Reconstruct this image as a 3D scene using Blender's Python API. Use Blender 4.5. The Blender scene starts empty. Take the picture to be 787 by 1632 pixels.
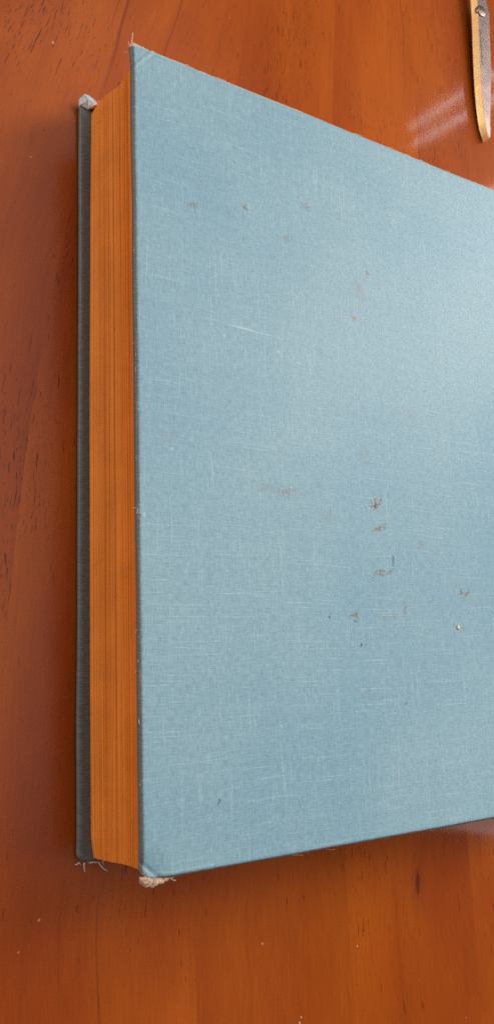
import bpy, bmesh, math, random
from mathutils import Matrix, Vector, noise

rnd = random.Random(7)
scene = bpy.context.scene
col = scene.collection

# ------------------------------------------------------------------ camera
cam_d = bpy.data.cameras.new('camera')
cam = bpy.data.objects.new('camera', cam_d)
col.objects.link(cam)
right = Vector((0.84826, -0.03743, 0.52825))
up = Vector((-0.07292, 0.97974, 0.18652))
fwd = Vector((0.52453, 0.19674, -0.82835))
m = Matrix((right, up, -fwd)).transposed().to_4x4()
m.translation = Vector((-0.1047, 0.05766, 0.26949))
cam.matrix_world = m
cam_d.sensor_fit = 'VERTICAL'
cam_d.sensor_height = 24.0
cam_d.lens = 24.0 * 1293.75 / 1632
cam_d.clip_start = 0.01
cam_d.clip_end = 50
cam_d.dof.use_dof = True
cam_d.dof.focus_distance = 0.295
cam_d.dof.aperture_fstop = 13
scene.camera = cam

# ------------------------------------------------------------------ room light
world = bpy.data.worlds.new('World')
scene.world = world
world.use_nodes = True
bg = world.node_tree.nodes['Background']
bg.inputs['Color'].default_value = (1.0, 0.97, 0.94, 1)
bg.inputs['Strength'].default_value = 0.08

CENTRE = Vector((0.08, 0.14, 0.02))
def area(name, az, el, dist, w, h, radiance, colour, aim=CENTRE):
    d = bpy.data.lights.new(name, 'AREA')
    d.shape = 'RECTANGLE'; d.size = w; d.size_y = h
    d.energy = radiance * math.pi * w * h
    d.color = colour
    o = bpy.data.objects.new(name, d); col.objects.link(o)
    a, e = math.radians(az), math.radians(el)
    o.location = aim + Vector((math.cos(a)*math.cos(e), math.sin(a)*math.cos(e), math.sin(e))) * dist
    o.rotation_euler = (aim - o.location).to_track_quat('-Z', 'Y').to_euler()
    o['kind'] = 'helper'
    return o
DAY = (0.93, 0.97, 1.0)
area('window_light', 30.5, 38, 2.2, 0.58, 1.7, 9.0, (1.0, 0.975, 0.94))                  # bright window beyond the spine
area('window_light_near', -10, 36, 2.2, 0.50, 0.9, 4.6, DAY)            # second pane, nearer the camera
def strip(name, a, b, width, radiance):
    """a narrow bright gap (a slanting blind slat) between two points, facing the table"""
    a, b = Vector(a), Vector(b)
    ln = (b - a).length; mid = (a + b) / 2
    d = bpy.data.lights.new(name, 'AREA'); d.shape = 'RECTANGLE'; d.size = ln; d.size_y = width
    d.energy = radiance * math.pi * ln * width; d.color = DAY
    o = bpy.data.objects.new(name, d); col.objects.link(o)
    x = (b - a).normalized(); z = (mid - Vector((0.21, 0.36, 0))).normalized()
    y = z.cross(x).normalized(); z = x.cross(y)
    mm = Matrix((x, y, z)).transposed().to_4x4(); mm.translation = mid
    o.matrix_world = mm
    o['kind'] = 'helper'
strip('blind_gap_light', (1.655, 1.743, 1.044), (1.47, 1.614, 1.238), 0.018, 9.5)
strip('blind_gap_light_low', (1.673, 1.684, 1.067), (1.49, 1.574, 1.25), 0.018, 9.5)
cl = area('ceiling_light', 0, 90, 1.85, 1.7, 4.0, 0.22, (1.0, 0.96, 0.92))      # dim ceiling
cl.location = (0.50, 0.75, 1.85); cl.rotation_euler = (0, 0, 0)
area('high_window_light', 48, 66, 2.2, 2.1, 2.1, 1.45, (1.0, 0.975, 0.945))        # pale upper wall and high window
area('room_light', 158, 6.5, 1.9, 1.6, 0.4, 8.5, (1.0, 0.90, 0.76))       # warm room behind the fore-edge

vs = scene.view_settings
vs.view_transform = 'Standard'; vs.look = 'None'; vs.exposure = 0.30; vs.gamma = 1.0
vs.use_curve_mapping = False
scene.render.engine = 'CYCLES'
scene.cycles.use_denoising = False
scene.cycles.max_bounces = 4
scene.cycles.diffuse_bounces = 3
scene.cycles.glossy_bounces = 2
scene.cycles.caustics_reflective = False
scene.cycles.caustics_refractive = False
scene.cycles.use_adaptive_sampling = True
scene.cycles.adaptive_threshold = 0.01
scene.cycles.sample_clamp_indirect = 3.0

# ------------------------------------------------------------------ node helpers
class NT:
    def __init__(self, name):
        self.mat = bpy.data.materials.new(name); self.mat.use_nodes = True
        self.t = self.mat.node_tree; self.n = self.t.nodes
        self.bsdf = self.n['Principled BSDF']
    def put(self, sock, v):
        if isinstance(v, bpy.types.NodeSocket): self.t.links.new(v, sock)
        elif v is not None: sock.default_value = v
    def coord(self):
        return self.n.new('ShaderNodeTexCoord').outputs['Object']
    def sep(self, v):
        s = self.n.new('ShaderNodeSeparateXYZ'); self.put(s.inputs[0], v); return s.outputs
    def comb(self, x, y, z=0.0):
        c = self.n.new('ShaderNodeCombineXYZ')
        for i, v in enumerate((x, y, z)): self.put(c.inputs[i], v)
        return c.outputs[0]
    def math(self, op, a, b=None, c=None):
        q = self.n.new('ShaderNodeMath'); q.operation = op
        for i, v in enumerate((a, b, c)):
            if v is not None: self.put(q.inputs[i], v)
        return q.outputs[0]
    def noise(self, v, scale=1.0, detail=2.0, rough=0.5, dist=0.0):
        q = self.n.new('ShaderNodeTexNoise'); self.put(q.inputs['Vector'], v)
        q.inputs['Scale'].default_value = scale; q.inputs['Detail'].default_value = detail
        q.inputs['Roughness'].default_value = rough; q.inputs['Distortion'].default_value = dist
        return q.outputs['Fac']
    def white(self, v):
        q = self.n.new('ShaderNodeTexWhiteNoise'); q.noise_dimensions = '1D'; self.put(q.inputs['W'], v); return q.outputs['Value']
    def ramp(self, v, a, b, lo=0.0, hi=1.0, smooth=True):
        q = self.n.new('ShaderNodeMapRange'); q.clamp = True
        if smooth: q.interpolation_type = 'SMOOTHSTEP'
        for i, s in enumerate((v, a, b, lo, hi)): self.put(q.inputs[i], s)
        return q.outputs[0]
    def mapv(self, v, scale, loc=(0, 0, 0), rot=0.0, inv=False):
        q = self.n.new('ShaderNodeMapping'); q.vector_type = 'TEXTURE' if inv else 'POINT'
        self.put(q.inputs['Vector'], v)
        q.inputs['Location'].default_value = loc; q.inputs['Scale'].default_value = scale
        q.inputs['Rotation'].default_value = (0, 0, rot)
        return q.outputs[0]
    def length(self, v):
        q = self.n.new('ShaderNodeVectorMath'); q.operation = 'LENGTH'; self.put(q.inputs[0], v); return q.outputs['Value']
    def mix(self, f, a, b, mode='MIX'):
        q = self.n.new('ShaderNodeMix'); q.data_type = 'RGBA'; q.blend_type = mode
        self.put(q.inputs[0], f)
        for s, v in ((q.inputs[6], a), (q.inputs[7], b)):
            if isinstance(v, tuple): v = (*v[:3], 1.0)
            self.put(s, v)
        return q.outputs[2]
    def scale_col(self, c, f):
        g = self.n.new('ShaderNodeCombineColor')
        for i in range(3): self.put(g.inputs[i], f)
        return self.mix(1.0, c, g.outputs[0], 'MULTIPLY')
    def attr(self, name):
        q = self.n.new('ShaderNodeAttribute'); q.attribute_name = name; return q.outputs['Fac']
    def bump(self, h, strength, dist):
        q = self.n.new('ShaderNodeBump'); q.inputs['Strength'].default_value = strength
        q.inputs['Distance'].default_value = dist; self.put(q.inputs['Height'], h)
        self.put(self.bsdf.inputs['Normal'], q.outputs[0]); return q
    def set(self, **k):
        names = {'colour': 'Base Color', 'rough': 'Roughness', 'metal': 'Metallic', 'spec': 'Specular IOR Level',
                 'coat': 'Coat Weight', 'coat_rough': 'Coat Roughness', 'coat_ior': 'Coat IOR', 'sheen': 'Sheen Weight', 'sheen_rough': 'Sheen Roughness'}
        for a, v in k.items():
            if a == 'colour' and isinstance(v, tuple): v = (*v[:3], 1.0)
            self.put(self.bsdf.inputs[names[a]], v)
        return self.mat

# ------------------------------------------------------------------ materials
def wood_material():
    t = NT('varnished_red_wood')
    x, y, z = t.sep(t.coord())
    # the figure bends: boards lean at the far left of the table and run straight elsewhere
    fall = t.math('EXPONENT', t.math('MULTIPLY', t.math('MULTIPLY', x, x), -55.0))
    bend = t.math('MULTIPLY', t.math('MULTIPLY', t.math('MULTIPLY', y, t.math('MAXIMUM', y, -0.05)), 0.42), fall)
    xb = t.math('SUBTRACT', x, bend)
    wv = t.noise(t.comb(x, y, 0), 9.0, 2, 0.5)
    xw = t.math('ADD', xb, t.math('MULTIPLY', t.math('SUBTRACT', wv, 0.5), 0.022))
    # staves glued edge to edge
    cell = t.math('FLOOR', t.math('DIVIDE', t.math('ADD', xb, 0.031), 0.068))
    stave = t.white(cell)
    shift = t.math('MULTIPLY', stave, 3.0)
    yy = t.math('ADD', y, shift)
    broad = t.noise(t.comb(t.math('MULTIPLY', xw, 16.0), t.math('MULTIPLY', yy, 5.0)), 1.0, 4, 0.55)
    streak = t.noise(t.comb(t.math('MULTIPLY', xw, 260.0), t.math('MULTIPLY', yy, 9.0)), 1.0, 4, 0.6)
    fine = t.noise(t.comb(t.math('MULTIPLY', xw, 1500.0), t.math('MULTIPLY', yy, 90.0)), 1.0, 2, 0.6)
    fleck = t.noise(t.comb(x, y), 1400.0, 2, 0.6)
    c = t.mix(t.ramp(broad, 0.30, 0.70), (0.285, 0.047, 0.0045), (0.400, 0.083, 0.0060))
    c = t.mix(t.math('MULTIPLY', t.ramp(streak, 0.50, 0.75), 0.25), c, (0.19, 0.027, 0.005))
    c = t.scale_col(c, t.ramp(stave, 0, 1, 0.97, 1.03, False))
    c = t.scale_col(c, t.ramp(fine, 0.25, 0.75, 0.90, 1.10, False))
    c = t.scale_col(c, t.ramp(fleck, 0.25, 0.75, 0.91, 1.09, False))
    # open pores: short dark dashes, gathered in patches
    patch = t.noise(t.comb(t.math('MULTIPLY', xw, 22.0), t.math('MULTIPLY', yy, 9.0), 3.0), 1.0, 3, 0.6)
    p1 = t.noise(t.comb(t.math('MULTIPLY', xw, 1900.0), t.math('MULTIPLY', yy, 130.0), 1.7), 1.0, 1, 0.5)
    p2 = t.noise(t.comb(t.math('MULTIPLY', xw, 2300.0), t.math('MULTIPLY', yy, 420.0), 8.1), 1.0, 1, 0.5)
    th = t.ramp(patch, 0.34, 0.64, 0.80, 0.63, False)
    pore = t.ramp(t.math('SUBTRACT', p1, th), 0.0, 0.05)
    pore2 = t.math('MULTIPLY', t.ramp(t.math('SUBTRACT', p2, t.math('ADD', th, 0.015)), 0.0, 0.05), 0.75)
    pores = t.math('MAXIMUM', pore, pore2)
    c = t.mix(t.math('MULTIPLY', pores, 0.78), c, (0.05, 0.010, 0.004))
    # long fine dark lines of the figure
    ln = t.noise(t.comb(t.math('MULTIPLY', xw, 420.0), t.math('MULTIPLY', yy, 5.0), 5.0), 1.0, 1, 0.5)
    c = t.mix(t.math('MULTIPLY', t.ramp(ln, 0.70, 0.78), 0.45), c, (0.09, 0.016, 0.005))
    # one small knot-like mark beside the book
    co = t.comb(xw, y)
    q = t.mapv(t.comb(x, y), (0.0015, 0.0062, 1.0), (0.1424, -0.0287, 0), -0.12, True)
    kd = t.ramp(t.math('ADD', t.length(q), t.math('MULTIPLY', t.math('SUBTRACT', t.noise(co, 500.0, 3, 0.6), 0.5), 1.3)), 0.45, 1.05, 1.0, 0.0)
    c = t.mix(t.math('MULTIPLY', kd, 0.82), c, (0.055, 0.012, 0.008))
    q = t.mapv(t.comb(x, y), (0.006, 0.020, 1.0), (0.1424, -0.029, 0), -0.12, True)
    c = t.mix(t.ramp(t.length(q), 0.2, 1.0, 0.30, 0.0), c, (0.19, 0.034, 0.010))
    # dust and lint
    dust = t.noise(t.comb(x, y, 4.0), 620.0, 0, 0.5)
    dmask = t.ramp(t.noise(t.comb(x, y, 9.0), 14.0, 1, 0.5), 0.42, 0.62)
    d = t.math('MULTIPLY', t.ramp(dust, 0.875, 0.90), dmask)
    for (px, py, r) in ((0.0655, -0.0378, .0004), (0.1088, -0.0469, .0004), (0.081, -0.0655, .0004), (0.0802, -0.0672, .0005), (-0.0155, 0.3035, .0005)):
        q = t.mapv(t.comb(x, y), (r, r * 1.5, 1.0), (px, py, 0), 0.6, True)
        d = t.math('MAXIMUM', d, t.ramp(t.length(q), 0.5, 1.0, 1.0, 0.0))
    c = t.mix(t.math('MULTIPLY', d, 0.7), c, (0.62, 0.40, 0.28))
    smear = t.noise(t.comb(x, y, 2.0), 23.0, 3, 0.6)
    t.set(colour=c, rough=0.45, spec=0.03, coat=0.36, coat_ior=1.38, coat_rough=t.math('ADD', t.ramp(smear, 0.3, 0.7, 0.05, 0.09), t.ramp(x, 0.0, 0.13, 0.15, 0.0)))
    h = t.math('SUBTRACT', t.math('MULTIPLY', fine, 0.15), pores)
    t.bump(h, 0.35, 0.00012)
    wob = t.n.new('ShaderNodeBump'); wob.inputs['Strength'].default_value = 0.05; wob.inputs['Distance'].default_value = 0.0006
    t.put(wob.inputs['Height'], t.noise(t.comb(t.math('MULTIPLY', x, 90.0), t.math('MULTIPLY', y, 30.0)), 1.0, 2, 0.5))
    t.put(t.bsdf.inputs['Coat Normal'], wob.outputs[0])
    return t.mat

# (x, y, radius x, radius y, rotation, kind, strength)
STAINS = [
    (.0982, .1196, .0036, .0030, .2, 'rust', .95), (.0978, .1188, .0016, .0012, 0, 'dark', .9), (.1008, .1212, .0018, .0012, .3, 'rust', .8),
    (.0992, .1100, .0042, .0016, .3, 'rust', .85), (.1022, .1112, .0024, .0018, 1.0, 'rust', .55),
    (.1054, .0985, .0012, .0038, .0, 'dark', .7), (.0986, .0930, .0050, .0017, .05, 'rust', .85), (.1035, .0938, .0030, .0010, .5, 'rust', .7),
    (.1203, .1051, .0028, .0022, 0, 'faint', .7), (.0855, .0775, .0034, .0016, .2, 'rust', .85), (.0848, .0752, .0010, .0016, 0, 'dark', .5),
    (.0737, .0765, .0010, .0009, 0, 'dark', .9), (.0872, .0669, .0010, .0011, 0, 'dark', .95), (.0892, .0667, .0009, .0009, 0, 'dark', .7),
    (.1400, .0870, .0016, .0024, 0, 'rust', .8), (.1425, .0862, .0030, .0014, .1, 'rust', .75), (.1445, .0880, .0010, .0020, 0, 'faint', .8),
    (.1096, .0800, .0012, .0050, .0, 'rust', .55), (.0989, .0764, .0018, .0014, 0, 'faint', .8), (.1040, .0772, .0016, .0014, 0, 'faint', .8),
    (.0942, .1945, .0016, .0016, 0, 'dark', .8), (.0944, .1945, .0013, .0013, .6, 'orange', 1.0),
    (.1025, .2162, .0018, .0015, 0, 'rust', .75), (.0975, .2079, .0035, .0055, .2, 'faint', .55), (.1000, .2035, .0016, .0010, .4, 'faint', .7),
    (.0448, .2283, .0016, .0024, 0, 'rust', .9), (.0229, .2223, .0034, .0022, 0, 'rust', .5), (.0730, .2367, .0030, .0022, 0, 'rust', .55),
    (.0628, .2204, .0050, .0018, 0, 'rust', .42), (.0571, .1204, .0060, .0026, 0, 'rust', .42), (.0490, .1213, .0050, .0024, 0, 'faint', .40),
    (.0746, .1126, .0040, .0030, 0, 'faint', .4), (.0888, .0507, .0012, .0030, 0, 'faint', .6), (.1063, .0455, .0012, .0010, 0, 'dark', .6),
    (.1209, .1585, .0040, .0026, 0, 'faint', .4), (.0945, .1385, .0026, .0040, 0, 'faint', .35), (.0762, .1765, .0020, .0030, 0, 'faint', .5),
    (.0263, .0195, .0013, .0008, .8, 'black', 1.0), (.0115, .1355, .0045, .0030, 0, 'mauve', .5),
    (.0127, .1313, .0008, .0007, 0, 'white', .9), (.0466, .1792, .0190, .00022, -.025, 'white', .95), (.0420, .1797, .0080, .00030, -.025, 'white', .9),
    (.0340, .1752, .0009, .0007, 0, 'white', .8), (.0570, .1735, .0016, .0006, -.5, 'white', .7), (.0660, .1705, .0016, .0004, -.3, 'white', .7),
    (.0023, .1085, .0006, .0012, 0, 'white', .9), (.0705, .0004, .0045, .0011, 0, 'tan', .9), (.0970, .0003, .0020, .0006, 0, 'tan', .6),
]
TONES = {'rust': (.215, .13, .08), 'dark': (.085, .06, .045), 'faint': (.235, .205, .165), 'orange': (.55, .20, .09), 'black': (.03, .03, .03),
         'mauve': (.30, .29, .34), 'white': (.66, .74, .76), 'tan': (.36, .24, .13)}

def cloth_material(name, stains=()):
    t = NT(name)
    co = t.coord()
    x, y, z = t.sep(co)
    yz = t.math('ADD', y, t.math('MULTIPLY', z, 0.35))
    # threads wander a little
    wa = t.math('MULTIPLY', t.math('SUBTRACT', t.noise(co, 26.0, 1, 0.5), 0.5), 0.0030)
    xa = t.math('ADD', x, wa); ya = t.math('ADD', yz, wa)
    def thr(a, b, w=0.0): return t.comb(t.math('MULTIPLY', xa, a), t.math('MULTIPLY', ya, b), w)
    warp = t.noise(thr(2200.0, 330.0), 1.0, 2, 0.6)
    weft = t.noise(thr(330.0, 2200.0, 3.0), 1.0, 2, 0.6)
    wide_a = t.noise(thr(420.0, 14.0, 5.0), 1.0, 2, 0.6)
    wide_b = t.noise(thr(14.0, 420.0, 6.0), 1.0, 2, 0.6)
    sx = t.math('SINE', t.math('MULTIPLY', xa, 2 * math.pi / 0.00056))
    sy = t.math('SINE', t.math('MULTIPLY', ya, 2 * math.pi / 0.00060))
    grid = t.math('MULTIPLY', sx, sy)
    dots = t.noise(co, 1700.0, 1, 0.5)
    slub_a = t.ramp(t.noise(thr(1300.0, 40.0, 11.0), 1.0, 1, 0.5), 0.60, 0.74)
    slub_b = t.ramp(t.noise(thr(36.0, 1300.0, 12.0), 1.0, 1, 0.5), 0.60, 0.74)
    blot = t.noise(co, 17.0, 3, 0.55)
    c = t.mix(t.ramp(blot, 0.30, 0.70), (0.206, 0.352, 0.428), (0.245, 0.383, 0.445))
    f = t.math('ADD', t.math('ADD', t.math('MULTIPLY', t.math('SUBTRACT', warp, 0.5), 0.62), t.math('MULTIPLY', t.math('SUBTRACT', weft, 0.5), 0.62)),
               t.math('ADD', t.math('MULTIPLY', t.math('SUBTRACT', wide_a, 0.5), 0.13), t.math('MULTIPLY', t.math('SUBTRACT', wide_b, 0.5), 0.13)))
    f = t.math('ADD', f, t.math('MULTIPLY', grid, 0.07))
    c = t.scale_col(c, t.math('ADD', f, 1.0))
    sl = t.math('MAXIMUM', slub_a, slub_b)
    sl = t.math('MULTIPLY', sl, t.ramp(dots, 0.35, 0.6, 0.25, 1.0))
    c = t.mix(t.math('MULTIPLY', sl, 0.27), c, (0.56, 0.67, 0.70))
    c = t.mix(t.math('MULTIPLY', t.ramp(dots, 0.70, 0.78), 0.65), c, (0.62, 0.71, 0.73))
    jag = t.noise(co, 1500.0, 3, 0.75)
    jag2 = t.noise(co, 2600.0, 1, 0.5)
    jagm = t.noise(co, 950.0, 2, 0.5)
    for (px, py, rx, ry, rot, kind, s) in stains:
        if kind in ('rust', 'dark'): rx, ry, s = rx * 1.05, ry * 1.05, s * .85
        if kind == 'white': s *= .45
        q = t.mapv(t.comb(x, y), (rx, ry, 1.0), (px, py, 0), rot, True)
        d = t.length(q)
        if kind == 'white':
            k = t.ramp(t.math('ADD', d, t.math('MULTIPLY', t.math('SUBTRACT', jag, 0.5), 1.0)), 0.35, 0.95, s, 0.0)
        elif kind in ('faint', 'mauve', 'tan'):
            k = t.math('MULTIPLY', t.ramp(d, 0.1, 1.25, s, 0.0), t.ramp(jag, 0.38, 0.66, 0.15, 1.0))
        else:
            k = t.ramp(t.math('ADD', jagm, t.math('MULTIPLY', t.math('SUBTRACT', 0.9, d), 0.30)), 0.585, 0.68, 0.0, s)
        c = t.mix(k, c, TONES[kind])
    # handling dirt on the fore-edge roll, shade painted on the lower board, pale rubbed threads along head and tail
    gr = t.math('ADD', t.attr('grime_shade'), t.math('MULTIPLY', t.math('SUBTRACT', jag, 0.5), 0.55))
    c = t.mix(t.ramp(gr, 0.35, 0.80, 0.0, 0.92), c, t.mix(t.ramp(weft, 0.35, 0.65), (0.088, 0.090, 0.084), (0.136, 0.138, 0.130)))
    ru = t.math('ADD', t.attr('rubbed'), t.math('MULTIPLY', t.math('SUBTRACT', jag2, 0.5), 0.9))
    c = t.mix(t.ramp(ru, 0.45, 0.85, 0.0, 0.85), c, (0.56, 0.42, 0.33))
    t.set(colour=c, rough=0.39, spec=0.21)
    h = t.math('ADD', t.math('ADD', warp, weft), t.math('ADD', t.math('MULTIPLY', grid, 0.25), sl))
    t.bump(h, 0.30, 0.00016)
    return t.mat

def page_material():
    t = NT('ochre_page_edges')
    x, y, z = t.sep(t.coord())
    a = t.noise(t.comb(0.0, t.math('MULTIPLY', y, 2.5), t.math('MULTIPLY', z, 1300.0)), 1.0, 3, 0.6)
    b = t.noise(t.comb(0.0, t.math('MULTIPLY', y, 3.0), t.math('MULTIPLY', z, 300.0)), 1.0, 3, 0.6)
    g = t.noise(t.comb(x, y, z), 90.0, 3, 0.6)
    c = t.mix(t.ramp(b, 0.30, 0.72), (0.78, 0.255, 0.035), (0.69, 0.195, 0.024))
    c = t.mix(t.math('MULTIPLY', t.ramp(a, 0.54, 0.76), 0.42), c, (0.36, 0.072, 0.011))
    c = t.scale_col(c, t.ramp(g, 0.3, 0.7, 0.92, 1.08, False))
    return t.set(colour=c, rough=0.62, spec=0.25)

def plain_material(name, a, b, rough=0.7, scale=900.0, metal=0.0, spec=0.3, bump=0.0):
    t = NT(name)
    n = t.noise(t.coord(), scale, 3, 0.6)
    t.set(colour=t.mix(t.ramp(n, 0.32, 0.68), a, b), rough=rough, metal=metal, spec=spec)
    if bump: t.bump(n, bump, 0.0003)
    return t.mat

def steel_material():
    t = NT('brushed_steel')
    x, y, z = t.sep(t.coord())
    n = t.noise(t.comb(t.math('MULTIPLY', x, 60.0), t.math('MULTIPLY', y, 700.0), z), 1.0, 2, 0.6)
    g = t.noise(t.comb(x, y, z), 160.0, 3, 0.6)
    c = t.mix(t.ramp(g, 0.3, 0.7), (0.20, 0.142, 0.126), (0.25, 0.182, 0.162))
    t.set(colour=c, rough=t.ramp(n, 0.3, 0.7, 0.30, 0.34), metal=1.0)
    return t.mat

WOOD = wood_material()
CLOTH = cloth_material('blue_book_cloth', STAINS)
CLOTH_PLAIN = cloth_material('blue_book_cloth_worn')
PAGES = page_material()
BOARD_CORE = plain_material('torn_board_core', (0.36, 0.20, 0.12), (0.66, 0.46, 0.34), 0.85, 1000.0, bump=0.8)
THREAD = plain_material('frayed_linen_thread', (0.62, 0.46, 0.37), (0.74, 0.64, 0.56), 0.8)
BROWN_THREAD = plain_material('worn_brown_thread', (0.22, 0.13, 0.07), (0.40, 0.27, 0.17), 0.8)
BLUE_THREAD = plain_material('frayed_blue_thread', (0.42, 0.48, 0.50), (0.60, 0.64, 0.64), 0.8)
LIT_CLOTH = plain_material('lit_pale_cloth', (0.42, 0.49, 0.54), (0.66, 0.70, 0.73), 0.75, 1500.0, bump=0.4)  # paler copy of the cloth: light falling on the corner fold, painted in
CREAM = plain_material('torn_cream_paper', (0.78, 0.60, 0.36), (0.85, 0.72, 0.50), 0.8, bump=0.4)
STEEL = steel_material()
BRASS = plain_material('golden_metal_edge', (1.0, 0.66, 0.26), (1.0, 0.78, 0.40), 0.42, 500.0, metal=0.35, spec=0.5)
ENGRAVE = plain_material('dark_engraving', (0.075, 0.04, 0.04), (0.11, 0.06, 0.055), 0.6)

# ------------------------------------------------------------------ mesh helpers
def link(name, bm, mats, parent=None, smooth=True):
    me = bpy.data.meshes.new(name)
    bm.normal_update(); bm.to_mesh(me); bm.free()
    for q in (mats if isinstance(mats, (list, tuple)) else [mats]): me.materials.append(q)
    if smooth: me.polygons.foreach_set('use_smooth', [True] * len(me.polygons))
    o = bpy.data.objects.new(name, me); col.objects.link(o)
    if parent: o.parent = parent
    return o

def tube(bm, pts, r0, r1=None, n=5):
    r1 = r0 if r1 is None else r1
    rings = []
    for i, p in enumerate(pts):
        a = pts[max(i - 1, 0)]; b = pts[min(i + 1, len(pts) - 1)]
        d = (b - a).normalized()
        s = d.cross(Vector((0.31, 0.17, 0.93))).normalized(); w = d.cross(s)
        r = r0 + (r1 - r0) * i / (len(pts) - 1)
        rings.append([bm.verts.new(p + (s * math.cos(k * 2 * math.pi / n) + w * math.sin(k * 2 * math.pi / n)) * r) for k in range(n)])
    for i in range(len(rings) - 1):
        for k in range(n):
            bm.faces.new((rings[i][k], rings[i][(k + 1) % n], rings[i + 1][(k + 1) % n], rings[i + 1][k]))
    bm.faces.new(rings[0][::-1]); bm.faces.new(rings[-1])

def fibre(bm, p, d, length, r, curl=0.5, steps=6):
    p = Vector(p); d = Vector(d).normalized(); pts = [p.copy()]
    for i in range(steps):
        d = (d + Vector((rnd.uniform(-1, 1), rnd.uniform(-1, 1), rnd.uniform(-.6, .6))) * curl * 0.5).normalized()
        p = p + d * (length / steps)
        pts.append(p.copy())
    tube(bm, pts, r, r * 0.5)

def spaced(a, b, dense, n_dense, step):
    """coordinates from a to b: close together near both ends"""
    o = [a + dense * i / n_dense for i in range(n_dense + 1)]
    mid = b - a - 2 * dense; k = max(1, int(mid / step))
    o += [a + dense + mid * i / k for i in range(1, k)]
    o += [b - dense + dense * i / n_dense for i in range(n_dense + 1)]
    return o

def board_mesh(x0, x1, y0, y1, z0, z1, r, shape=None, corner=None):
    """a bookbinder's board: rounded box on a lattice that is dense near its edges"""
    xs = spaced(x0, x1, .014, 28, .006); ys = spaced(y0, y1, .014, 28, .005)
    zs = [z0 + (z1 - z0) * i / 8 for i in range(9)]
    bm = bmesh.new(); vd = {}
    nx, ny, nz = len(xs) - 1, len(ys) - 1, 8
    gl = bm.verts.layers.float.new('grime_shade'); rl = bm.verts.layers.float.new('rubbed')
    lo = Vector((x0 + r, y0 + r, z0 + r)); hi = Vector((x1 - r, y1 - r, z1 - r))
    def v(i, j, k):
        if (i, j, k) in vd: return vd[i, j, k]
        p = Vector((xs[i], ys[j], zs[k]))
        c = Vector([min(max(p[a], lo[a]), hi[a]) for a in range(3)])
        d = p - c
        if d.length > 0:
            p = c + d.normalized() * max(abs(d.x), abs(d.y), abs(d.z))
        if corner:                                        # round the corners in plan
            for (cx, cy, sx, sy, cr) in corner:
                ax = (p.x - cx) * sx; ay = (p.y - cy) * sy    # distance inwards from the corner
                if ax < cr and ay < cr:
                    dx, dy = cr - ax, cr - ay
                    mx = max(dx, dy); l = math.hypot(dx, dy)
                    if l > 0:
                        s = mx / l
                        p.x = cx + sx * (cr - dx * s); p.y = cy + sy * (cr - dy * s)
        g = ru = 0.0
        n1 = noise.noise((p.x * 40, p.y * 40, 3.1)); n2 = noise.noise((p.x * 160, p.y * 160, 7.7))
        if shape: p, g, ru = shape(p)
        w = vd[i, j, k] = bm.verts.new(p)
        w[gl] = g + 0.12 * n1; w[rl] = ru + 0.22 * n2
        return w
    for j in range(ny):
        for i in range(nx):
            bm.faces.new((v(i, j, nz), v(i + 1, j, nz), v(i + 1, j + 1, nz), v(i, j + 1, nz)))
            bm.faces.new((v(i, j, 0), v(i, j + 1, 0), v(i + 1, j + 1, 0), v(i + 1, j, 0)))
    for k in range(nz):
        for i in range(nx):
            bm.faces.new((v(i, 0, k), v(i + 1, 0, k), v(i + 1, 0, k + 1), v(i, 0, k + 1)))
            bm.faces.new((v(i, ny, k), v(i, ny, k + 1), v(i + 1, ny, k + 1), v(i + 1, ny, k)))
        for j in range(ny):
            bm.faces.new((v(0, j, k), v(0, j, k + 1), v(0, j + 1, k + 1), v(0, j + 1, k)))
            bm.faces.new((v(nx, j, k), v(nx, j + 1, k), v(nx, j + 1, k + 1), v(nx, j, k + 1)))
    return bm

def sstep(a, b, v):
    t = min(max((v - a) / (b - a), 0.0), 1.0); return t * t * (3 - 2 * t)

# ------------------------------------------------------------------ table
bm = bmesh.new()
vs4 = [bm.verts.new(p) for p in ((-.75, -.65, 0), (.95, -.65, 0), (.95, 1.05, 0), (-.75, 1.05, 0))]
top = bm.faces.new(vs4)
ext = bmesh.ops.extrude_face_region(bm, geom=[top])
for e in ext['geom']:
    if isinstance(e, bmesh.types.BMVert): e.co.z = -0.03
bmesh.ops.recalc_face_normals(bm, faces=bm.faces)
table = link('table_top', bm, WOOD, smooth=False)
table['kind'] = 'structure'; table['label'] = 'polished reddish brown wooden table top under the book'

# ------------------------------------------------------------------ book
L, T = 0.28, 0.04
book = bpy.data.objects.new('book', None); col.objects.link(book)
book['label'] = 'thick hardback book in worn pale blue cloth lying on the table'
book['category'] = 'book'

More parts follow.
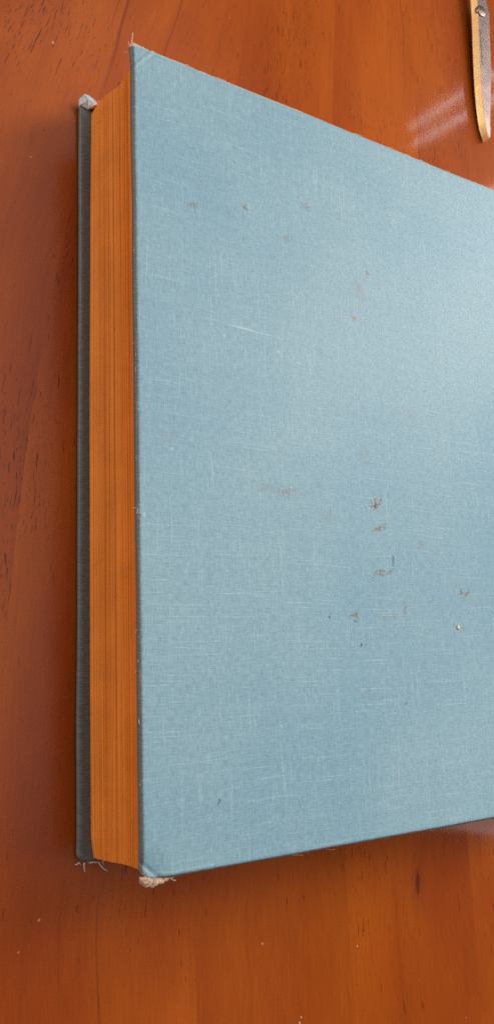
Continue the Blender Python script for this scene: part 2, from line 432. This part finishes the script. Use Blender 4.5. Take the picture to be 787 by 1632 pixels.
# board on top: bent corner at the head, rubbed round corner at the tail
def shape_top(p):
    p = p.copy()
    top = sstep(.0368, .0395, p.z)
    # crease across the head corner
    a, b = Vector((.0085, .2805)), Vector((.0004, .2705))
    n = Vector((-(b - a).y, (b - a).x)).normalized()
    if n.dot(Vector((0, .28)) - a) < 0: n = -n
    d = n.dot(Vector((p.x, p.y)) - a)
    g = ru = 0.0
    if d > -.002 and p.x < .02 and p.y > .26:
        p.z -= top * max(d, 0) * 0.16
        o = sstep(.0, .006, d); p.y += .0013 * o; p.x -= .0004 * o
        p.z += top * 0.00035 * math.exp(-((d + .0003) / .0005) ** 2)
        p.z -= top * 0.00028 * math.exp(-((d - .0006) / .0004) ** 2)
        if d > .0035: ru += 0.45 * sstep(.0035, .006, d)
    # tail corner slumps a little
    q = math.hypot(p.x - .0, p.y - .0)
    if q < .011:
        s = sstep(.011, .002, q)
        p.z -= 0.0011 * s * top
        ru += 0.25 * s + 0.40 * sstep(.0065, .0030, q)
        d2 = p.x + p.y * 1.2
        p.z -= top * 0.0006 * math.exp(-((d2 - .0066) / .0006) ** 2)
    # edges are never dead straight
    w = noise.noise((p.x * 30, p.y * 30, 1.0)) * .00025 + noise.noise((p.x * 220, p.y * 220, 5.0)) * .00007
    if p.x < .004: p.x += w
    if p.y < .004 or p.y > L - .004: p.y += w
    p.z += top * (noise.noise((p.x * 18, p.y * 18, 2.0)) * .00025 + noise.noise((p.x * 320, p.y * 320, 9.0)) * .00003)
    edge = max(sstep(.0012, .0001, p.x), 0)
    g += edge * 1.1 * sstep(.0401, .0388, p.z) + 0.62 * sstep(.0030, .0002, p.x)
    ru += 0.85 * sstep(L - .0016, L - .0007, p.y) * sstep(.0366, .0385, p.z)
    g += 0.85 * sstep(.0018, .0002, p.y)
    ru += 0.28 * sstep(.0009, .0001, p.y) + 0.42 * sstep(.0016, .0004, p.x) * sstep(.0388, .0396, p.z)
    return p, g, ru
bm = board_mesh(0, .196, 0, L, T - .0031, T, .0013, shape_top, [(0, 0, 1, 1, .0046), (0, L, 1, -1, .0014)])
upper = link('cover_board', bm, CLOTH, book)
upper['label'] = 'pale blue cloth cover with rust spots, facing up'

# board lying on the table, shifted towards the fore-edge
OX = -.0054
def shape_low(p):
    p = p.copy()
    w = noise.noise((p.x * 30, p.y * 30, 11.0)) * .00025 + noise.noise((p.x * 200, p.y * 200, 15.0)) * .00008
    if p.x < OX + .004: p.x += w
    g = 1.0 * sstep(OX + .0110, OX + .0080, p.x)  # the book's shade and some soiling painted dark along edge and square
    ru = 0.0
    if p.y > L - .004: g *= sstep(L - .0010, L - .0040, p.y); ru = .25 * sstep(L - .001, L, p.y)
    if p.y < .003: ru = .4 * sstep(.0012, .0, p.y)
    return p, g, ru
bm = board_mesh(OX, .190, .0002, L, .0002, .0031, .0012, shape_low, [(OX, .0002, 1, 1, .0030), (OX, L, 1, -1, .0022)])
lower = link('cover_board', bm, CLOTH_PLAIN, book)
lower['label'] = 'soiled edge of the cover lying on the table, darkened by painted shade'

# text block: sheets with their own slightly uneven fore-edges, hollow fore-edge profile
def fore_x(z):
    pts = [(.003, .0006), (.007, .0011), (.0116, .0015), (.0173, .0033), (.0234, .0041), (.0285, .0041), (.0372, .0036)]
    for (a, xa), (b, xb) in zip(pts, pts[1:]):
        if z <= b: return xa + (xb - xa) * (max(z, a) - a) / (b - a)
    return pts[-1][1]
bm = bmesh.new()
NS = 104; zs0, zs1 = .0032, .0369
ny = 84; Y0, Y1 = .0012, .2783
ysl = [Y0 + (Y1 - Y0) * j / (ny - 1) for j in range(ny)]
off = 0.0; prof = []
deep = {14: (.0, 1.0, .0010), 17: (.30, .80, .0007), 22: (0, 1, .0010), 30: (.1, 1.0, .0014), 33: (.35, .72, .0009), 38: (.0, 1.0, .0016), 43: (.5, 1, .0009),
        50: (0.55, 1.0, .0014), 58: (.0, .45, .0009), 64: (.6, 1.0, .0009), 72: (.05, .6, .0007)}
dz = (zs1 - zs0) / NS
for i in range(NS):
    off = off * 0.75 + rnd.gauss(0, .00009)
    z = zs0 + i * dz
    prof.append((z + dz * .12, off, None)); prof.append((z + dz * .80, off + rnd.gauss(0, .00003), None))
    dd = deep.get(i, (0, 1, rnd.uniform(.00008, .00040)))
    prof.append((z + dz * .95, off, dd))
grid = []
for j, y in enumerate(ysl):
    row = []
    ty = j / (ny - 1)
    for i, (z, o, dd) in enumerate(prof):
        bulge = (.0016 + .0006 * math.sin(math.pi * ty)) * (.45 + .55 * sstep(.0, .022, ty)) * (1 - .5 * sstep(.985, 1.0, ty)) * sstep(.013, .003, z)
        xx = fore_x(z) - bulge + o + noise.noise((i // 3 * 3.7, y * 14, 0)) * .00014
        zz = z
        if dd:
            a, b, dp = dd
            xx += dp * sstep(a - .12, a + .05, ty) * (1 - sstep(b - .05, b + .12, ty)) * (0.65 + 0.6 * noise.noise((i * 1.3, y * 20, 4)))
            zz += 0.0
        zz += noise.noise((0, y * 12, 2)) * .00018 * (z - .003) / .02
        row.append(bm.verts.new((xx, y, zz)))
    grid.append(row)
for j in range(ny - 1):
    for i in range(len(prof) - 1):
        bm.faces.new((grid[j][i], grid[j][i + 1], grid[j + 1][i + 1], grid[j + 1][i]))
for j, fl in ((0, True), (ny - 1, False)):                 # head and tail of the sheets
    back = [bm.verts.new((.188, ysl[j], p.co.z)) for p in grid[j]]
    for i in range(len(prof) - 1):
        f = (grid[j][i], back[i], back[i + 1], grid[j][i + 1])
        bm.faces.new(f if fl else f[::-1])
block = link('page_block', bm, PAGES, book, smooth=False)
block['label'] = 'ochre orange page edges with a hollow fore-edge'

# rounded spine joining the two boards (behind the frame's right border)
bm = bmesh.new()
arc = []
for k in range(19):
    a = math.radians(-90 + 180 * k / 18)
    arc.append((.1935 + .006 * (k / 18) + math.cos(a) * .017, T / 2 + math.sin(a) * (T / 2 - .0006)))
arc = [(.188, .0010), (.191, .0022)] + arc + [(.1985, T - .0026), (.1945, T - .0010)]
for s in (1, 0.93):
    pass
rows = []
for j in range(30):
    y = L * j / 29
    rows.append([bm.verts.new((ax, y, az)) for ax, az in arc] + [bm.verts.new((.195 + (ax - .195) * .9, y, T / 2 + (az - T / 2) * .93)) for ax, az in reversed(arc)])
for j in range(29):
    n = len(rows[0])
    for i in range(n):
        bm.faces.new((rows[j][i], rows[j + 1][i], rows[j + 1][(i + 1) % n], rows[j][(i + 1) % n]))
bm.faces.new(rows[0]); bm.faces.new(rows[-1][::-1])
bmesh.ops.recalc_face_normals(bm, faces=bm.faces)
spine = link('spine', bm, CLOTH_PLAIN, book)

# frayed threads and torn corners ------------------------------------------------
def thread_part(name, parent, mat, label, items):
    bm = bmesh.new()
    for it in items: fibre(bm, *it)
    o = link(name, bm, mat, parent); o['label'] = label; o['kind'] = 'stuff'; return o
its = [((.0004, .2798, .0381), (.05, .9, .5), .0042, .00026, .12), ((.0001, .2797, .0380), (-.6, .5, .1), .0022, .00016, .8), ((-.0002, .277, .0378), (-.9, .1, .0), .0020, .00014, .6)]
for i in range(6):
    x = rnd.uniform(.0025, .0078)
    its.append(((x, .2800 + rnd.uniform(-.0003, .0001), .0389 + .0006 * x / .008 + rnd.uniform(-.0008, .0002)), (rnd.uniform(-1, 1), rnd.uniform(.0, .7), rnd.uniform(-.1, .5)), rnd.uniform(.0004, .0009), rnd.uniform(.00012, .00020), .9))
thread_part('frayed_threads', upper, THREAD, 'pale threads sticking up from the bent head corner', its)
its = []
for i in range(46):
    x = rnd.uniform(.010, .186)
    its.append(((x, L + rnd.uniform(-.0003, .0001), .0392 + rnd.uniform(-.0004, .0003)), (1, rnd.uniform(-.02, .06), rnd.uniform(-.05, .05)), rnd.uniform(.002, .006), .00009, .07))
thread_part('rubbed_threads', upper, THREAD, 'thin pale rubbed line along the head edge', its)
its = []
for i in range(34):
    y = rnd.uniform(.004, .272)
    its.append(((.0001 + rnd.uniform(-.0002, .0006), y, .0390 + rnd.uniform(-.001, .0006)), (rnd.uniform(-.6, .6), rnd.uniform(-1, 1), rnd.uniform(-.1, .4)), rnd.uniform(.0007, .0017), .00009, .9))
its += [((.0001, .1085, .0392), (-.5, .6, .5), .0022, .00018, 1.2), ((.0004, .1090, .0395), (.3, -.8, .4), .0016, .00018, 1.2), ((.0003, .0445, .0392), (-.3, .9, .3), .0018, .00015, 1.2)]
thread_part('rubbed_threads', upper, BLUE_THREAD, 'tiny pale fibres along the fore-edge of the cover', its)

its = []
for i in range(54):
    x = rnd.choice((rnd.uniform(.012, .19), rnd.gauss(.0705, .006), rnd.gauss(.1, .02)))
    its.append(((x, .0003 + rnd.uniform(-.0003, .0003), .0389 + rnd.uniform(-.0012, .0006)), (1, rnd.uniform(-.12, .12), rnd.uniform(-.1, .1)), rnd.uniform(.0012, .0045), .00011, .25))
thread_part('rubbed_threads', upper, BROWN_THREAD, 'thin brown worn line along the tail edge', its)
# torn board core at the tail corner: lumpy, layered
bm = bmesh.new()
nu, nv = 56, 16
ring = []
for i in range(nu):
    u = i / (nu - 1)
    cx = .0002 + u * .0150
    cy = .0011 - .0016 * math.sin(math.pi * min(1, u * 1.15)) ** .7 + .0006 * u - (.0004 if u < .5 else 0)
    rr = max(.0001, .00135 * (1 - u) ** .55 * min(1, (u + .02) * 9) ** .5)
    row = []
    for k in range(nv):
        a = 2 * math.pi * k / nv
        n = 1 + 0.6 * noise.noise((u * 15, math.cos(a) * 1.6, math.sin(a) * 1.6 + 3)) + 0.35 * noise.noise((u * 45, math.cos(a) * 3, math.sin(a) * 3))
        row.append(bm.verts.new((cx + noise.noise((u * 20, k, 1)) * .0003, cy + math.cos(a) * rr * n * 1.05, .0382 + math.sin(a) * rr * n * .85)))
    ring.append(row)
for i in range(nu - 1):
    for k in range(nv):
        bm.faces.new((ring[i][k], ring[i + 1][k], ring[i + 1][(k + 1) % nv], ring[i][(k + 1) % nv]))
bm.faces.new(ring[0]); bm.faces.new(ring[-1][::-1])
bmesh.ops.recalc_face_normals(bm, faces=bm.faces)
core = link('torn_board_core', bm, BOARD_CORE, upper)
core['label'] = 'peach board core showing through the torn tail corner'
its = []
for i in range(8):
    x = rnd.uniform(.001, .010)
    its.append(((x, rnd.uniform(-.0014, .0008) + .0006 * x / .013, .0384 + rnd.uniform(-.0008, .0008)), (rnd.uniform(-1, 1), rnd.uniform(-.6, .4), rnd.uniform(-.1, .5)), rnd.uniform(.0010, .0022), rnd.uniform(.00013, .00024), .9))
thread_part('frayed_threads', upper, THREAD, 'pale fibres round the torn tail corner', its)

# crumpled turn-in on the head corner of the board that lies on the table
bm = bmesh.new()
P = [(-.0058, .2800, .0036), (-.0044, .2812, .0056), (-.0014, .2809, .0050), (.0021, .2796, .0040), (.0006, .2786, .0046), (-.0024, .2762, .0040), (-.0056, .2772, .0036), (-.0032, .2788, .0060), (-.0004, .2796, .0054)]
V = [bm.verts.new(p) for p in P]
for f in ((0, 7, 1), (1, 7, 8), (1, 8, 2), (2, 8, 3), (3, 8, 4), (4, 8, 7), (4, 7, 5), (5, 7, 6), (6, 7, 0)): bm.faces.new([V[i] for i in f])
r = bmesh.ops.extrude_face_region(bm, geom=list(bm.faces))
for e in r['geom']:
    if isinstance(e, bmesh.types.BMVert): e.co.z -= .0014
bmesh.ops.recalc_face_normals(bm, faces=bm.faces)
bmesh.ops.subdivide_edges(bm, edges=list(bm.edges), cuts=3, use_grid_fill=True)
for q in bm.verts: q.co += Vector((0, 0, 1)) * noise.noise(q.co * 1400) * .00022 + Vector((1, 1, 0)) * noise.noise(q.co * 900 + Vector((5, 5, 5))) * .00012
fold = link('corner_fold', bm, LIT_CLOTH, lower, smooth=False)
fold['label'] = 'crumpled cloth turn-in on the head corner, painted pale as if lit'
bm = bmesh.new()
P = [(-.0022, .2764, .0046), (-.0006, .2768, .0049), (.0009, .2779, .0050), (.0002, .2784, .0054), (-.0012, .2780, .0056)]
V = [bm.verts.new(p) for p in P]; c0 = bm.verts.new((-.0006, .2774, .0060))
for i in range(5): bm.faces.new((V[i], V[(i + 1) % 5], c0))
r = bmesh.ops.extrude_face_region(bm, geom=list(bm.faces))
for e in r['geom']:
    if isinstance(e, bmesh.types.BMVert): e.co.z -= .0008
bmesh.ops.recalc_face_normals(bm, faces=bm.faces)
chip = link('torn_paper', bm, CREAM, lower, smooth=False); chip['label'] = 'cream torn paper in the corner fold'
its = []
for i in range(12):
    x = rnd.uniform(-.0045, .0018)
    its.append(((x, .2806 - .0004 * (x + .0045) / .006, .0050), (1, rnd.uniform(-.5, .3), rnd.uniform(-.2, .4)), rnd.uniform(.0008, .0022), .00012, .6))
thread_part('frayed_threads', lower, BLUE_THREAD, 'short pale threads along the crumpled head corner', its)
its = [((-.0046, .0003, .0024), (-.5, -.8, -.2), .0018, .00026, .9), ((-.0030, .0000, .0026), (-.1, -1, -.1), .0030, .00024, .4),
       ((.0016, -.0004, .0027), (.7, -.7, -.1), .0046, .00022, .3), ((.0030, -.0006, .0026), (.9, .3, .1), .0022, .00018, .9), ((-.0012, -.0002, .0028), (1, -.1, .1), .0034, .00026, .5)]
for i in range(6):
    x = rnd.uniform(-.0052, .0040)
    its.append(((x, rnd.uniform(-.0006, .0005), .0026 + rnd.uniform(-.0008, .0005)), (rnd.uniform(-1, 1), rnd.uniform(-.8, .2), rnd.uniform(-.2, .4)), rnd.uniform(.0008, .0022), rnd.uniform(.00010, .00019), .9))
thread_part('frayed_threads', lower, BLUE_THREAD, 'pale frayed threads at the tail corner', its)

# loose flake caught in the cloth
bm = bmesh.new()
bmesh.ops.create_icosphere(bm, subdivisions=2, radius=.0006)
for q in bm.verts:
    q.co *= 1 + .5 * noise.noise(q.co * 2500)
    q.co = Vector((q.co.x * 1.0, q.co.y * 1.5, q.co.z * .7)) + Vector((.1366, .0729, .0403))
fl = link('paper_fleck', bm, CREAM, upper); fl['label'] = 'tiny white fleck stuck to the cover'

# ------------------------------------------------------------------ scissors
sc = bpy.data.objects.new('scissors', None); col.objects.link(sc)
sc.location = (.2316, .3457, .0004)
sc.rotation_euler = (math.radians(2.4), 0, math.radians(2.9))     # the thick finger loops lift the pivot off the table
sc['label'] = 'closed metal scissors with golden edges lying on the table behind the book'
sc['category'] = 'scissors'
SX, SY = .2316, .3457
left = [(.0, .0), (-.0013, .0030), (-.0020, .0070), (-.0025, .0130), (-.0027, .0200), (-.0023, .0330), (-.0014, .0450), (-.0004, .0570), (.0008, .0690), (.0018, .0800), (.0026, .0950), (.0030, .1050)]
rite = [(.0006, .0008), (.0014, .0050), (.0028, .0125), (.0044, .0220), (.0062, .0330), (.0078, .0440), (.0091, .0540), (.0101, .0660), (.0111, .0760), (.0116, .0800), (.0112, .0850), (.0098, .0900), (.0096, .1050)]
def blade(name, z0, z1, grow, mats):
    bm = bmesh.new()
    def dens(pl):
        o = []
        for a, b in zip(pl, pl[1:]):
            for k in range(4): o.append((a[0] + (b[0] - a[0]) * k / 4, a[1] + (b[1] - a[1]) * k / 4))
        return o + [pl[-1]]
    out = [(x - grow, y) for x, y in dens(left)] + [(x + grow * .5, y) for x, y in reversed(dens(rite))]
    e = .00025
    nl = len(dens(left))
    bot = [bm.verts.new((x - (.0004 if i < nl else 0) * min(1, y / .01), y, z0)) for i, (x, y) in enumerate(out)]
    mid = [bm.verts.new((x, y, z1 - e)) for x, y in out]
    cx = sum(x for x, y in out) / len(out)
    def inset(x, y):
        yy = min(max(y, .003), .104)
        mx = (.0015 + .055 * yy)
        d = Vector((mx - x, yy - y)); 
        return (x + d.x / max(d.length, 1e-6) * e, y + d.y / max(d.length, 1e-6) * e)
    tp = [bm.verts.new((*inset(x, y), z1)) for x, y in out]
    n = len(out)
    for i in range(n):
        j = (i + 1) % n
        f = bm.faces.new((bot[i], bot[j], mid[j], mid[i])); f.material_index = 1
        f = bm.faces.new((mid[i], mid[j], tp[j], tp[i])); f.material_index = 1
    bm.faces.new(tp); bm.faces.new(bot[::-1])
    bmesh.ops.recalc_face_normals(bm, faces=bm.faces)
    return link(name, bm, mats, sc, smooth=False)
blade('blade', .0003, .0022, .0, [STEEL, BRASS])
ub = blade('blade', .0023, .0045, .0, [STEEL, BRASS])
# pivot screw
bm = bmesh.new()
prof_s = [(.0, .0052), (.0028, .0052), (.0034, .0050), (.0036, .0046), (.0036, .0030)]
rings = []
for r_, z_ in prof_s[1:]:
    rings.append([bm.verts.new((math.cos(a * math.pi / 14) * r_, math.sin(a * math.pi / 14) * r_, z_)) for a in range(28)])
bm.faces.new(rings[0])
for i in range(len(rings) - 1):
    for k in range(28): bm.faces.new((rings[i][k], rings[i + 1][k], rings[i + 1][(k + 1) % 28], rings[i][(k + 1) % 28]))
bmesh.ops.recalc_face_normals(bm, faces=bm.faces)
screw = link('pivot_screw', bm, STEEL, sc)
screw.location = (.2362 - SX, .4255 - SY, 0)
# worn, illegible engraved line on the blade
bm = bmesh.new()
n = 15
for i in range(n):
    u = i / (n - 1)
    cx = (.2330 + (.2320 - .2330) * (1 - u)) - SX + .0004; cy = .3915 + (.4125 - .3915) * u - SY
    for s in range(2):
        w, h = rnd.uniform(.00018, .0003), rnd.uniform(.0004, .00085)
        ox = rnd.uniform(-.0004, .0004); oy = rnd.uniform(-.0003, .0003)
        V = [bm.verts.new((cx + ox + a * w, cy + oy + b * h, .00452)) for a, b in ((-1, -1), (1, -1), (1, 1), (-1, 1))]
        bm.faces.new(V)
link('engraved_line', bm, ENGRAVE, ub, smooth=False)
# shanks and finger loops beyond the frame's top edge
for s, lab in ((-1, 'left finger loop'), (1, 'right finger loop')):
    bm = bmesh.new()
    tube(bm, [Vector((.0065 + s * .0015, .1020, .0032)), Vector((.0070 + s * .006, .118, .0042)), Vector((.0075 + s * .0120, .130, .0045))], .0030, .0032, 10)
    link('shank', bm, BRASS, sc)
    bm = bmesh.new()
    nn, mm = 36, 10
    R_ = []
    for i in range(nn):
        a = 2 * math.pi * i / nn
        c = Vector((.0080 + s * .0155 + math.cos(a) * .0125, .150 + math.sin(a) * .021, .0046))
        d = Vector((math.cos(a), math.sin(a), 0))
        R_.append([bm.verts.new(c + d * math.cos(b * 2 * math.pi / mm) * .0030 + Vector((0, 0, 1)) * math.sin(b * 2 * math.pi / mm) * .0040) for b in range(mm)])
    for i in range(nn):
        for k in range(mm):
            bm.faces.new((R_[i][k], R_[(i + 1) % nn][k], R_[(i + 1) % nn][(k + 1) % mm], R_[i][(k + 1) % mm]))
    bmesh.ops.recalc_face_normals(bm, faces=bm.faces)
    link('finger_loop', bm, BRASS, sc)
